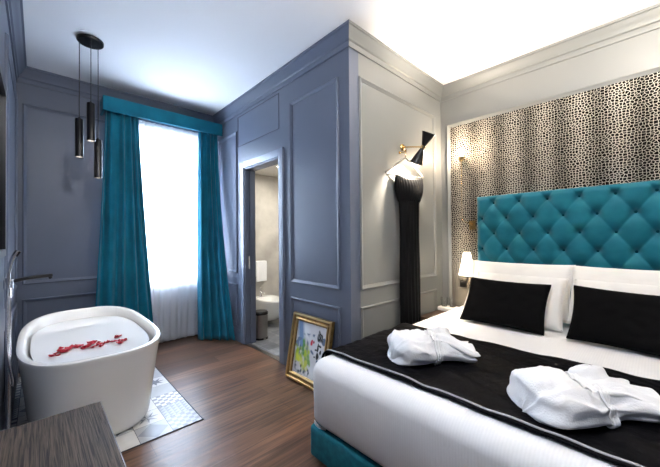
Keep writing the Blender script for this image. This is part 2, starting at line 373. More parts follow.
# window
wn = S(bpy.data.objects.new('window_1', None)); C.objects.link(wn); wn.location = (XW-.1, (WY0+WY1)/2, WZ0)
b = bm_(); xa, xb = XW-.16, XW-.10; fw = .055; ym = (WY0+WY1)/2
bx(b, xa, xb, WY0, WY1, WZ0, WZ0+fw); bx(b, xa, xb, WY0, WY1, WZ1-fw, WZ1); bx(b, xa, xb, WY0, WY0+fw, WZ0+fw, WZ1-fw); bx(b, xa, xb, WY1-fw, WY1, WZ0+fw, WZ1-fw); bx(b, xa, xb, ym-.045, ym+.045, WZ0+fw, WZ1-fw)
obj('window_frame', b, M['white_paint'], wn)
b = bm_(); bx(b, XW-.133, XW-.127, WY0+fw, ym-.045, WZ0+fw, WZ1-fw); bx(b, XW-.133, XW-.127, ym+.045, WY1-fw, WZ0+fw, WZ1-fw)
obj('window_glass', b, M['glass'], wn)
b = bm_(); bx(b, XW-.10, XW+.02, WY0-.03, WY1+.03, WZ0-.035, WZ0, .006); obj('window_sill', b, M['white_paint'], wn)
b = bm_(); tube(b, [(xb+.0, ym, 1.6), (xb+.03, ym, 1.6)], .009); tube(b, [(xb+.03, ym, 1.61), (xb+.03, ym, 1.5)], .008); obj('window_handle', b, M['chrome'], wn)
finish(wn)

# patchwork cement tiles under the tub
def tile_inlay():
    b = bm_(); T = .2; z = .004
    X0, X1, Y0, Y1 = -4.30, -2.335, YL+.022, .89
    def poly(pts, mi):
        pts = [(min(max(x, X0), X1), min(max(y, Y0), Y1)) for x, y in pts]; q = []
        for p in pts:
            if not q or (abs(p[0]-q[-1][0])+abs(p[1]-q[-1][1])) > 1e-5: q.append(p)
        if len(q) > 2 and (abs(q[0][0]-q[-1][0])+abs(q[0][1]-q[-1][1])) < 1e-5: q.pop()
        if len(q) < 3: return
        A = sum(q[i][0]*q[(i+1) % len(q)][1]-q[(i+1) % len(q)][0]*q[i][1] for i in range(len(q)))
        if abs(A) < 1e-6: return
        if A < 0: q.reverse()
        f = b.faces.new([b.verts.new((x, y, z)) for x, y in q]); f.material_index = mi
    g = .0015; rnd = random.Random(21)
    nx = 10; ny = int(math.ceil((Y1-Y0)/T))
    for i in range(nx):
        for j in range(ny):
            x0 = X1-(i+1)*T; y0 = Y1-(j+1)*T; a = x0+g; c = x0+T-g; d = y0+g; e = y0+T-g; mx, my = (a+c)/2, (d+e)/2
            k = rnd.choice([0, 1, 2, 3, 4, 0, 3, 5]); base = rnd.choice([0, 4, 0, 1]); ink = rnd.choice([2, 2, 3, 1]); ink = 2 if ink == base else ink
            if k == 0:                 # eight-pointed star
                P = []; 
                for s in range(16):
                    r = .085 if s % 2 == 0 else .035; P.append((mx+r*math.cos(s*PI/8), my+r*math.sin(s*PI/8)))
                sq = [(c, my), (c, e), (mx, e), (a, e), (a, my), (a, d), (mx, d), (c, d)]
                for s in range(16): poly([(mx, my), P[s], P[(s+1) % 16]], ink if (s//2) % 2 else 3)
                for s in range(8):
                    poly([P[2*s], sq[s], sq[(s+1) % 8], P[(2*s+2) % 16], P[(2*s+1) % 16]], base)
            elif k == 1:               # pinwheel triangles
                n = 2; h = (c-a)/n
                for u in range(n):
                    for v in range(n):
                        p, q = a+u*h, d+v*h
                        cc, pp = (p+h/2, q+h/2), [(p, q), (p+h, q), (p+h, q+h), (p, q+h)]
                        for s in range(4): poly([cc, pp[s], pp[(s+1) % 4]], [ink, base, 3 if ink != 3 else 2, base][(s+u+v) % 4])
            elif k == 2:               # small checks
                n = 6; h = (c-a)/n
                for u in range(n):
                    for v in range(n): poly([(a+u*h, d+v*h), (a+u*h+h, d+v*h), (a+u*h+h, d+v*h+h), (a+u*h, d+v*h+h)], ink if (u+v) % 2 else base)
            elif k == 3:               # triangles in rows
                n = 5; h = (c-a)/n
                for u in range(n):
                    for v in range(n):
                        p, q = a+u*h, d+v*h
                        poly([(p, q), (p+h, q), (p, q+h)], ink); poly([(p+h, q), (p+h, q+h), (p, q+h)], base)
            elif k == 4:               # diamond
                poly([(mx, d), (c, my), (mx, e), (a, my)], ink if ink != 3 else 1)
                for P in ([(a, d), (mx, d), (a, my)], [(c, d), (c, my), (mx, d)], [(c, e), (mx, e), (c, my)], [(a, e), (a, my), (mx, e)]): poly(P, base)
            else: poly([(a, d), (c, d), (c, e), (a, e)], base)
    o = obj('tile_inlay_floor', bm_(), TM); bmesh.ops.recalc_face_normals(b, faces=b.faces); b.to_mesh(o.data); b.free(); o.name = 'floor_tiles'
    S(o)
    b = bm_(); bx(b, X0, X1, Y0, Y1, -.002, .003); bx(b, X1, X1+.006, Y0, Y1+.006, -.002, .006); bx(b, X0, X1, Y1, Y1+.006, -.002, .006)
    S(obj('floor_tile_edging', b, M['grout']))
tile_inlay()

# ------------------------------------------------------------------ curtains
def drape(name, y0t, y1t, y0b, y1b, zt, zb, xc, xb_fn, folds, amp, m, label, cat, seed, th=.004, group=None, prof=1.0):
    nu, nv = folds*12, 40
    def f(u, v):
        s = v**prof
        a = y0t+(y0b-y0t)*s; c = y1t+(y1b-y1t)*s
        w = u + .012*math.sin(9*u+seed)+.006*math.sin(23*u+seed*2+v*2)
        ph = 2*PI*folds*(u+.055*math.sin(5.1*u+seed)+.025*math.sin(2.2*v+7*u+seed))
        A = amp*(.75+.55*v)*(.75+.5*noise.noise(Vector((u*5, seed, v*.8))))
        x = xc + A*math.sin(ph) + .22*A*math.sin(1.7*ph+1.1+seed+2*v) + .02*v*noise.noise(Vector((u*9, v*3, seed)))
        x += xb_fn(u, v)
        y = a+(c-a)*w + .05*A*math.cos(ph)*(1 if .02 < u < .98 else 0)
        return Vector((x, y, zt+(zb-zt)*v))
    b = bm_(); grid(b, nu, nv, f)
    o = obj(name, b, m, smooth=True); solid(o, th)
    tag(o, label, cat, group); return o
drape('curtain', .555, .885, .42, 1.06, 2.83, .012, XW+.152, lambda u, v: .03*v, 5, .036, M['velvet'],
      'teal velvet curtain hanging left of the window, partly behind the bathtub', 'curtain', 1.3, group=None, prof=1.25)
drape('curtain', 1.60, 1.865, 1.53, 1.862, 2.83, .012, XW+.152, lambda u, v: (v**1.5)*(.15+.34*u), 4, .034, M['velvet'],
      'teal velvet curtain hanging right of the window in the corner by the bathroom door', 'curtain', 3.1)
drape('sheer_curtain', .62, 1.80, .62, 1.74, 2.82, .02, XW+.052, lambda u, v: .045*v, 16, .012, M['voile'],
      'white sheer voile curtain glowing in front of the window', 'curtain', 5.2, th=.0015)
t = thing('curtain_valance', 'straight teal fabric valance box above the window', 'valance', loc=(XW+.12, 1.2, 2.80))
b = bm_(); bx(b, XW+.215, XW+.235, .525, YD-.003, 2.79, 2.957, .005); bx(b, XW+.0, XW+.215, .525, .548, 2.79, 2.957, .005); obj('front_board', b, M['velvet'], t)
b = bm_(); bx(b, XW+.0, XW+.215, .548, YD-.003, 2.925, 2.945); obj('top_board', b, M['velvet'], t)
b = bm_(); bx(b, XW+.11, XW+.15, .56, YD-.03, 2.895, 2.925); bx(b, XW+.03, XW+.07, .56, YD-.03, 2.895, 2.925); obj('curtain_track', b, M['white_paint'], t)
b = bm_(); bx(b, XW+.236, XW+.240, .525, YD-.003, 2.791, 2.803); obj('hem_band', b, M['velvet'], t)
finish(t)

# ------------------------------------------------------------------ bathtub
def superell(th, n): 
    c, s = math.cos(th), math.sin(th)
    return math.copysign(abs(c)**(2/n), c), math.copysign(abs(s)**(2/n), s)
TX, TY = -3.190, .312
def tub():
    t = thing('bathtub', 'white freestanding oval bathtub with red petals, standing on patterned tiles', 'bathtub', loc=(TX, TY, 0))
    N_ = 72
    def rings(spec, b):
        R = []
        for z, hx, hy, n, rise in spec:
            ring = []
            for k in range(N_):
                c, s = superell(2*PI*k/N_, n)
                ring.append(b.verts.new((TX+hx*c, TY+hy*s, z+rise*max(0, -c)**2)))
            R.append(ring)
        for a, c in zip(R, R[1:]):
            for k in range(N_): b.faces.new((a[k], a[(k+1) % N_], c[(k+1) % N_], c[k]))
        return R
    b = bm_()
    spec = [(.012, .640, 0.339, 3.1, 0), (.020, .655, 0.352, 3.1, 0), (.05, .672, 0.360, 3.1, 0), (.15, .696, 0.372, 3.1, 0), (.28, .724, 0.384, 3.1, 0), (.42, .756, 0.399, 3.1, 0), (.52, .780, 0.410, 3.1, .01), (.58, .797, 0.418, 3.1, .03),
            (.596, .803, 0.421, 3.1, .035), (.606, .803, 0.421, 3.1, .04), (.610, .796, 0.416, 3.1, .04), (.611, .782, 0.404, 3.1, .04), (.609, .766, 0.390, 3.1, .04), (.600, .756, 0.380, 3.1, .04), (.57, .742, 0.370, 3.1, .03), (.40, .68, .33, 2.6, 0), (.22, .60, .29, 2.5, 0), (.14, .52, .24, 2.4, 0), (.12, .35, .15, 2.2, 0), (.118, .08, .04, 2, 0)]
    R = rings(spec, b); b.faces.new(R[-1]); b.faces.new(R[0])
    obj('tub_shell', b, M['tub'], t, smooth=50)
    b = bm_(); R = rings([(.004, .60, .29, 3.1, 0), (.014, .60, .29, 3.1, 0)], b); b.faces.new(R[0]); b.faces.new(R[1]); obj('plinth', b, M['grout'], t)
    b = bm_(); lathe(b, [(0, .0), (.028, .0), (.028, .006), (.020, .010), (0, .010)], (TX, TY, .119)); obj('drain', b, M['chrome'], t, smooth=40)
    finish(t)
    w = thing  # water is a thing of its own inside the tub
    b = bm_(); R = rings([(.552, .728, .350, 2.9, 0), (.560, .732, .352, 2.9, 0)], b); b.faces.new(R[0]); b.faces.new(R[1])
    o = obj('bath_water', b, M['glare_water'], smooth=40); tag(o, 'still bath water painted glare white, filling the bathtub under the red petals', 'water')
tub()
# petals on the water
def petal_mesh():
    b = bm_()
    def f(u, v):
        a = (u-.5)*2; r = v; w = .013*math.sin(PI*min(1, .15+.85*r))**.7
        return Vector((a*w, (r-.5)*.034, .006*a*a+.005*(r-.5)**2*4+.0015))
    grid(b, 6, 6, f); return b
p0 = obj('rose_petal', petal_mesh(), M['petal'], smooth=True); solid(p0, .0012)
tag(p0, 'small red petal floating on the bath water', 'petal', 'red petals on the bath water')
PET = []
for i, (x, y) in enumerate([(-3.057, 0.076), (-3.115, 0.1), (-3.147, 0.124), (-3.104, 0.139), (-3.227, 0.133), (-3.142, 0.158), (-3.051, 0.109), (-3.182, 0.178), (-3.194, 0.197), (-3.166, 0.226), (-3.183, 0.239), (-3.098, 0.263), (-3.132, 0.291), (-3.173, 0.315), (-3.075, 0.317), (-3.109, 0.347), (-3.186, 0.368), (-3.057, 0.366), (-3.126, 0.395), (-3.132, 0.422), (-3.126, 0.463), (-3.233, 0.5), (-3.126, 0.498), (-3.108, 0.516), (-3.032, 0.489), (-3.239, 0.315)]):
    x *= .913; y *= .913
    for k in range(2 if i % 2 else 1):
        o = p0 if (i == 0 and k == 0) else p0.copy()
        if o is not p0: C.objects.link(o)
        o.location = (x+random.uniform(-.02, .02)*k, y+random.uniform(-.018, .018)*k+.02*k, .5612+.002*k)
        s = random.uniform(.9, 1.6); o.scale = (s, s, s); o.rotation_euler = (random.uniform(-.12, .12), random.uniform(-.12, .12), random.uniform(0, 6.28))

# ------------------------------------------------------------------ floor-standing tub filler
FX, FY = -2.80, -.134
t = thing('tub_filler', 'chrome floor-standing bath tap with hand shower beside the tub', 'bath tap', loc=(FX, FY, 0))
b = bm_(); lathe(b, [(0, 0), (.030, 0), (.030, .008), (.022, .014), (0, .014)], (FX, FY, .0)); obj('floor_flange', b, M['chrome'], t, smooth=40)
b = bm_(); tube(b, [(FX, FY, .01), (FX, FY, 1.10)], .013, 16); obj('column', b, M['chrome'], t, smooth=40)
b = bm_(); bx(b, FX-.024, FX+.024, FY-.022, FY+.024, 1.04, 1.10, .006); obj('mixer_body', b, M['chrome'], t)
b = bm_(); tube(b, [(FX, FY+.02, 1.085), (FX+.0, FY+.10, 1.10), (FX-.02, FY+.205, 1.105)], .011, 12, True); tube(b, [(FX-.02, FY+.19, 1.103), (FX-.022, FY+.20, 1.085)], .010, 12); obj('spout', b, M['black_gloss'], t, smooth=40)
b = bm_(); tube(b, [(FX+.02, FY+.01, 1.045), (FX+.04, FY+.012, .99)], .007, 10); obj('mixer_lever', b, M['chrome'], t, smooth=40)
b = bm_(); tube(b, [(FX+.02, FY, 1.09), (FX+.035, FY-.005, 1.09)], .008); lathe(b, [(.013, 0), (.013, .03), (.010, .03), (.010, 0)], (FX+.045, FY, 1.085), n=16, cap=False); obj('hand_shower_holder', b, M['chrome'], t, smooth=40)
h = None
b = bm_(); tube(b, [(FX+.045, FY, 1.07), (FX+.045, FY+.004, 1.16), (FX+.05, FY+.022, 1.235), (FX+.055, FY+.042, 1.28)], [.009, .013], 14, True); h = obj('hand_shower', b, M['chrome'], t, smooth=40)
b = bm_(); tube(b, [(FX+.052, FY+.036, 1.245), (FX+.058, FY+.052, 1.275)], .0085, 10); obj('spray_face', b, M['black_gloss'], h, smooth=40)
b = bm_(); tube(b, [(FX+.045, FY, 1.07), (FX+.06, FY-.004, .9), (FX+.09, FY+.0, .66), (FX+.05, FY+.02, .48), (FX-.04, FY+.015, .42), (FX-.05, FY+.005, .55), (FX-.02, FY+.004, .85), (FX-.012, FY+.012, 1.04)], .0065, 10, True); obj('shower_hose', b, M['chrome'], t, smooth=40)
finish(t)

# ------------------------------------------------------------------ pendant cluster above the tub
PX, PY = -3.43, .338
t = thing('pendant_light', 'black three-cylinder pendant light hanging from the ceiling above the bathtub', 'lamp', loc=(PX, PY, ZC))
b = bm_(); lathe(b, [(0, ZC), (.097, ZC), (.097, ZC-.022), (.092, ZC-.028), (0, ZC-.028)], (PX, PY, 0), n=48); obj('ceiling_plate', b, M['black_gloss'], t, smooth=40)
for x, y, zt, zb in ((-3.46, .263, 2.40, 2.065), (-3.37, .335, 2.53, 2.20), (-3.48, .398, 2.25, 1.90)):
    b = bm_(); tube(b, [(x, y, zt), (x, y, ZC-.027)], .0032, 8); obj('cable', b, M['black_metal'], t, smooth=40)
    b = bm_(); lathe(b, [(0, zt+.012), (.008, zt+.012), (.010, zt), (.0285, zt-.002), (.030, zt-.008), (.030, zb), (.0265, zb), (.0265, zb+.05), (0, zb+.05)], (x, y, 0), n=28); s_ = obj('cylinder_shade', b, M['black_gloss'], t, smooth=40)
    b = bm_(); lathe(b, [(0, zb+.012), (.022, zb+.012), (.025, zb+.02), (.025, zb+.04), (0, zb+.04)], (x, y, 0), n=20); obj('lamp_lens', b, M['spot_bulb'], s_, smooth=40)
finish(t)

# ------------------------------------------------------------------ console in the foreground
t = thing('console_table', 'dark grained wooden console table corner in the foreground, before the bathtub', 'table', loc=(-1.5, .04, 0))
CX0, CX1, CY0, CY1 = -2.012, -.85, -.140, .238
b = bm_(); bx(b, CX0, CX1, CY0, CY1, .468, .50, .002); obj('table_top', b, M['console'], t)
b = bm_(); bx(b, CX0+.0, CX1, CY1+.0005, CY1+.003, .470, .498); obj('edge_banding', b, M['steel'], t)
b = bm_(); bx(b, CX0+.03, CX1-.03, CY0+.02, CY1-.03, .30, .468); obj('drawer_box', b, M['console'], t)
for x in (CX0+.035, CX1-.075):
    for y in (CY0+.02, CY1-.065):
        b = bm_(); bx(b, x, x+.04, y, y+.04, 0, .30, .003); obj('leg', b, M['black_metal'], t)
finish(t)
# dark framed mirror on the left wall, seen edge-on
t = thing('wall_mirror', 'black framed mirror seen edge-on at the far left on the left wall', 'mirror', loc=(-2.3, YL, 1.8))
b = bm_(); X0, X1, Z0, Z1 = -2.74, -1.95, 1.25, 2.26
for q in ((X0, X1, Z0, Z0+.04), (X0, X1, Z1-.04, Z1), (X0, X0+.04, Z0+.04, Z1-.04), (X1-.04, X1, Z0+.04, Z1-.04)): bx(b, q[0], q[1], YL, YL+.022, q[2], q[3], .002)
obj('frame', b, M['black_metal'], t); b = bm_(); bx(b, X0+.04, X1-.04, YL, YL+.008, Z0+.04, Z1-.04); obj('mirror_glass', b, M['mirror'], t); finish(t)

# ------------------------------------------------------------------ bed
BX0, BX1, BY0, BY1, BZ = -1.45, .45, 1.19, 3.40, .62
t = thing('bed', 'double bed with teal tufted headboard, teal base and white striped bedspread', 'bed', loc=(-.5, 2.3, 0))
b = bm_(); bx(b, BX0-.005, BX1+.005, BY0+.0, BY1+.01, .035, .222, .022, 3); obj('bed_base', b, M['bed_base'], t, smooth=40)
for x in (BX0+.10, BX1-.10):
    for y in (BY0+.12, BY1-.15):
        b = bm_(); lathe(b, [(.02, 0), (.028, .036)], (x, y, 0), n=16); obj('leg', b, M['black_metal'], t, smooth=40)
# mattress with fitted bedspread
def rbox(x0, x1, y0, y1, z0, z1, r, nu=60):
    b = bm_(); bx(b, x0, x1, y0, y1, z0, z1, r, 7)
    return b
b = rbox(BX0, BX1, BY0, BY1-.0, .205, BZ, .075)
bmesh.ops.subdivide_edges(b, edges=[e for e in b.edges if e.calc_length() > .3], cuts=40, use_grid_fill=True)
for v in b.verts:
    if v.co.z > .3: 
        n_ = noise.noise(v.co*4.0); v.co.z += .004*n_
    f = max(0, 1-abs((v.co.z-.41)/.2)**2)
    if v.co.y < BY0+.02: v.co.y -= .018*f+.006*noise.noise(v.co*7)*f
    if v.co.x < BX0+.02: v.co.x -= .014*f
    if v.co.z < .30 and v.co.y < BY0+.09 : v.co.y += (.30-v.co.z)*.20
    if v.co.z < .30 and v.co.x < BX0+.09 : v.co.x += (.30-v.co.z)*.25
cov = obj('bedspread', b, M['stripe'], t, smooth=60)
b = bm_(); grid(b, 8, 4, lambda u, v: Vector((BX0+.012+.10*u, BY0+.028-.028*u*0-.012*math.sin(PI*u), .232-.030*v+.01*(1-u)))); o = obj('tucked_corner', b, M['linen'], cov, smooth=True); solid(o, .004)
# headboard
HX0, HX1, HZ0, HZ1, HYF = -1.335, .345, .30, 1.765, 3.435
btn = []
for r in range(-1, 9):
    z = 1.690-.1605*r
    for k in range(-1, 9):
        x = (-1.174 if r % 2 == 0 else -1.292)+.2362*k
        if z > .4: btn.append((x, z))
btn_in = [(x, z) for x, z in btn if HX0+.03 < x < HX1-.03 and z < HZ1-.03]
def depth(x, z):
    h = .044
    for bx_, bz in btn:
        dx, dz = x-bx_, z-bz
        if abs(dx) > .2 or abs(dz) > .2: continue
        h -= .024*math.exp(-(dx*dx+dz*dz)/(.024**2)) + .020*math.exp(-(dx*dx+dz*dz)/(.060**2))
    # diagonal creases between neighbouring buttons
    u = (x+1.174)/.2362; w = (z-1.690)/.321
    for s in (u+w, u-w):
        d = abs(s-round(s))*.2362*.806
        h -= .0065*math.exp(-(d/.009)**2)+.009*math.exp(-(d/.035)**2)
    e = min(x-HX0, HX1-x, HZ1-z)
    if e < .045: h = h*(max(0, e)/.045)**.5 if e > 0 else 0
    h += .0015*noise.noise(Vector((x*25, z*25, 1)))
    return h
b = bm_(); nx, nz = 210, 190
def hf(i, j):
    x = HX0+(HX1-HX0)*i; z = HZ0+(HZ1-HZ0)*j
    return Vector((x, HYF+.032-depth(x, z), z))
V = grid(b, nx, nz, hf)
# closed back box
bord = [V[i][0] for i in range(nx+1)]+[V[nx][j] for j in range(1, nz+1)]+[V[i][nz] for i in range(nx-1, -1, -1)]+[V[0][j] for j in range(nz-1, 0, -1)]
bk = [b.verts.new((v.co.x, YH-.006, v.co.z)) for v in bord]
for i in range(len(bord)): b.faces.new((bord[i], bord[(i+1) % len(bord)], bk[(i+1) % len(bord)], bk[i]))
b.faces.new(bk)
hb = obj('headboard', b, M['velvet_hb'], t, smooth=70)
bp0 = None
for x, z in btn_in:
    if z < 1.0: continue
    if bp0 is None:
        b = bm_(); lathe(b, [(.013, 0), (.0125, .004), (.008, .008), (0, .009)], rot=ax((0, -1, 0)), n=14); bp0 = obj('button', b, M['button'], hb, smooth=60); o = bp0
    else: o = bp0.copy(); C.objects.link(o); o.parent = hb
    o.location = (x, HYF+.030-depth(x, z)-.004, z)
loc_fix = [(o, o.location.copy()) for o in hb.children]
bpy.context.view_layer.update()
inv = t.matrix_world.inverted()
for ch in t.children:
    ch.data.transform(inv)
for o, l in loc_fix: o.location = inv @ l
cov.children[0].data.transform(inv)

# runner lying across the bed
RY0, RY1 = 1.325, 2.175
def prof_pts(off, zl):
    r = .075+off; x0, x1, z1 = BX0-.018-off, BX1+.012+off, BZ+off; P = [(x0, zl)]
    for k in range(1, 8): P.append((x0+.001*k, zl+(z1-r-zl)*k/8))
    for k in range(9): a = PI-PI/2*k/8; P.append((x0+r+r*math.cos(a), z1-r+r*math.sin(a)))
    for k in range(1, 60): P.append((x0+r+(x1-x0-2*r)*k/60, z1))
    for k in range(9): a = PI/2-PI/2*k/8; P.append((x1-r+r*math.cos(a), z1-r+r*math.sin(a)))
    for k in range(1, 9): P.append((x1, z1-r-(z1-r-zl)*k/8))
    return P
PP = prof_pts(.010, .20); n = len(PP)
def rf(u, v):
    k = min(n-1, int(round(u*(n-1)))); x, z = PP[k]; y = RY0+(RY1-RY0)*v
    if z > .55:
        w = noise.noise(Vector((x*1.6, y*7+x*3.0, 3)))*.016 + noise.noise(Vector((x*4, y*18+x*7, 9)))*.008
        z += max(-.006, w)+.006
    y += .010*noise.noise(Vector((x*2.2+z*2, v*3, 7)))
    if z < .5: x += (-.006 if x < 0 else .006)*(1+math.sin(y*40))*.5
    return Vector((x, y, z))
b = bm_(); V = grid(b, n-1, 56, rf); edge = [v[0].co.copy() for v in V]; edge2 = [v[-1].co.copy() for v in V]
t = thing('bed_runner', 'black velvet bed runner with silver piping laid across the foot of the bed', 'bed runner', loc=(-.5, 1.75, BZ))
o = obj('runner_cloth', b, M['runner'], t, smooth=True); solid(o, .006, 1)
b = bm_(); tube(b, [p+Vector((0, .006, .006)) for p in edge], .0055, 8); obj('silver_piping', b, M['silver_piping'], t, smooth=True)
b = bm_(); tube(b, [p+Vector((0, -.006, .001)) for p in edge], .0075, 8); obj('front_hem', b, M['runner'], t, smooth=True)
finish(t)

# pillows and cushions
def pillow_bm(w, h, th, seed, flange=0., pinch=.10, wr=1.):
    b = bm_(); N_ = 36; L_ = []
    for side in (1, -1):
        def f(u, v):
            a, c = u*2-1, v*2-1
            k = ((1-abs(a)**3.2)*(1-abs(c)**3.2)); k = max(0, k)**.42
            px = a*w/2*(1-pinch*(1-abs(a)**2)*0-pinch*.55*(1-c*c)*abs(a)**3); pz = c*h/2*(1-pinch*.6*(1-a*a)*abs(c)**3)
            y = side*th/2*k*(1+.12*noise.noise(Vector((a*1.7, c*1.7, seed+side))))
            y += wr*.006*noise.noise(Vector((a*5+seed, c*4, side*3)))*k
            if side < 0: y *= .8
            return Vector((px, -y, pz))
        L_.append(grid(b, N_, N_, f))
    bmesh.ops.remove_doubles(b, verts=b.verts, dist=.0008)
    return b
def pillow(name, w, h, th, seed, m, loc, rx, rz, label, cat, ry=0, group=None, pipe=None, cover=None):
    o = obj(name, pillow_bm(w, h, th, seed), m, smooth=True)
    o.location = loc; o.rotation_euler = (rx, ry, rz); tag(o, label, cat, group)
    if pipe:
        def e(a, c): 
            pinch = .10; return Vector((a*w/2*(1-pinch*.55*(1-c*c)*abs(a)**3), 0, c*h/2*(1-pinch*.6*(1-a*a)*abs(c)**3)))
        pts = [e(-1+2*i/24, -1) for i in range(24)]+[e(1, -1+2*i/24) for i in range(24)]+[e(1-2*i/24, 1) for i in range(24)]+[e(-1, 1-2*i/24) for i in range(25)]
        b = bm_(); tube(b, pts, .004, 6); obj('seam_piping', b, pipe, o, smooth=True)
    return o
def lean(y0, z0, y1, z1): return math.atan2(-(y1-y0), (z1-z0))      # rotation about X so local Z points up the lean
for nm, xc, seed, lab, zt in (('pillow', -.885, 1.0, 'large white pillow propped against the left part of the tufted headboard', 1.085),
                          ('pillow', -.085, 4.0, 'large white pillow propped against the right part of the tufted headboard', 1.08)):
    y0, z0, y1, z1 = 3.03, .665, 3.27, zt
    pillow(nm, .835, .50, .16, seed, M['linen'], (xc, (y0+y1)/2-.01, (z0+z1)/2), lean(y0, z0, y1, z1), 0, lab, 'pillow', pipe=M['linen'])
for xc, seed, lab, zt in ((-.835, 7.0, 'white pillow between the large left pillow and the left black cushion', .985),
                          (-.10, 9.0, 'white pillow between the large right pillow and the right black cushion', .985)):
    y0, z0, y1, z1 = 2.83, .645, 3.08, zt
    pillow('pillow', .70, .45, .15, seed, M['linen'], (xc, (y0+y1)/2-.01, (z0+z1)/2), lean(y0, z0, y1, z1), 0, lab, 'pillow', pipe=M['linen'])
for xc, seed, lab in ((-.86, 11.0, 'rectangular black velvet cushion leaning on the left white pillows, nearer the bedside lamp'),
                      (-.125, 13.0, 'rectangular black velvet cushion leaning on the right white pillows, cut by the photo edge')):
    y0, z0, y1, z1 = 2.63, .640, 2.86, .965
    pillow('cushion', .60, .405, .11, seed, M['black_velvet'], (xc, (y0+y1)/2-.01, (z0+z1)/2), lean(y0, z0, y1, z1), 0, lab, 'cushion', ry=(0.01 if xc < -.5 else .03), pipe=M['black_velvet'])

# folded bathrobes
def robe(origin, rz, seed, label, s=1., sz=1.):
    t = thing('bathrobe', label, 'bathrobe', None, loc=(*origin, BZ+.018)); t.rotation_euler = (0, 0, rz); t.scale = (s, s, s*sz)
    # local frame: +x from the rolled end to the fanned tail, y across, z up
    sm = lambda a, c, x: (lambda k: k*k*(3-2*k))(max(0, min(1, (x-a)/(c-a))))
    def wid(q):
        w = .178-.012*sm(.0, .1, q) - .040*sm(.35, .62, q) + .046*sm(.66, 1, q)
        return w*math.sqrt(max(.0004, 1-(max(0, (.16-q)/.16))**2.6))
    def hei(q):
        h = .112+.006*math.sin(q*9+seed)-.026*sm(.38, .62, q)-.028*sm(.70, 1, q)
        return h*math.sqrt(max(.002, 1-(max(0, (.12-q)/.12))**2.4))
    def ridge(v): return 1-abs(v)*2
    def f(u, q, off=0.):
        th = 2*PI*u; c, s_ = superell(th, 2.9); W, H = wid(q)+off, hei(q)
        x = -.25+.50*q; y = W*c; z = H*.5+(H*.5+off)*s_; top = max(0, s_); conv = (q-.60)
        # creases gather towards the belt and fan out behind it
        gat = math.exp(-((q-.55)/.16)**2)
        z += top*.010*gat*math.sin(c*17+seed) + top*.013*sm(.66, 1, q)*math.sin(c*(15-4*q)+seed*2)
        z += top*(.016*noise.noise(Vector((q*3+seed, c*1.3, seed))) + .014*ridge(noise.noise(Vector((q*4+c*2, c*3-q*2, seed+4)))))
        z -= top*.020*sm(.55, 1., abs(c))
        # overlapping layers showing along flanks and the rolled end
        fl = sm(.55, .95, abs(c)); lay = math.sin(z*78+3*q+seed+2*noise.noise(Vector((q*5, c, seed))))
        y += .007*fl*math.copysign(1, c)*lay; y += .010*noise.noise(Vector((q*5+seed, s_*2, 2)))*fl
        if q < .15: x -= .010*(1-q/.15)*lay
        # edge of the outer layer running diagonally over the top
        if top: z += .009*(1/(1+math.exp(-(q-.20-.12*c)*110)))-.009*(1/(1+math.exp(-(q-.44-.10*c)*110)))
        if q > .85: x += .035*sm(.85, 1, q)*math.sin(c*5+seed)
        return Vector((x, y, max(.0, z)))
    b = bm_(); V = grid(b, 96, 90, f, closeu=True)
    b.faces.new([r[0] for r in V]); b.faces.new([r[-1] for r in V][::-1])
    obj('folded_robe', b, M['terry'], t, smooth=75)
    b = bm_()                                                        # flat belt wound around the waist
    grid(b, 96, 16, lambda u, v: f(u, .50+.10*v+.035*math.cos(2*PI*u), .006+.0025*math.sin(v*PI*5)), closeu=True)
    o = obj('belt', b, M['terry'], t, smooth=True); solid(o, .006, 0)
    b = bm_()                                                        # soft shawl collar bulging up behind the belt
    def col(u, v):
        a = 2*PI*u; ph = PI*.5*v; r = math.cos(ph)
        w = 1+.10*noise.noise(Vector((math.cos(a)*1.5, math.sin(a)*1.5+v*2, seed+8)))
        gr = .012*math.sin(v*11+math.sin(a)*2)*r
        return Vector((.135+(.120*r+gr)*math.cos(a)*w, .085+(.078*r)*math.sin(a)*w, .030+.098*math.sin(ph)*w+gr*.5))
    grid(b, 48, 22, col, closeu=True); bmesh.ops.remove_doubles(b, verts=b.verts, dist=.0005)
    obj('collar', b, M['terry'], t, smooth=True)
    b = bm_()                                                        # lapel folded over the tail, a thick strip with a rolled edge
    def lap(u, v):
        a = 2*PI*u; c, s_ = superell(a, 2.6); L_ = v; w = .050+.030*L_; h = .017-.004*L_
        x = .045+.235*L_; y = -.030-.075*L_+.02*math.sin(L_*4+seed)
        z = hei(min(1, (x+.25)/.5))+.004-.004*L_+.007*math.sin(c*5+L_*4+seed)
        e = math.sqrt(max(0, 1-max(0, (abs(L_-.5)-.42)/.08)**2))
        return Vector((x+.02*c*L_, y+w*c, z+h*s_*e+.010*L_*c))
    V = grid(b, 40, 30, lap, closeu=True); b.faces.new([r[0] for r in V]); b.faces.new([r[-1] for r in V][::-1])
    obj('lapel', b, M['terry'], t, smooth=75)
    return t
robe((-.925, 1.645), math.radians(56), 2.0, 'folded white bathrobe on the black runner, farther left near the black dress', .87, 1.4)
robe((-.225, 1.60), math.radians(52), 6.0, 'folded white bathrobe on the black runner at the right, nearer the camera', .96, 1.12)

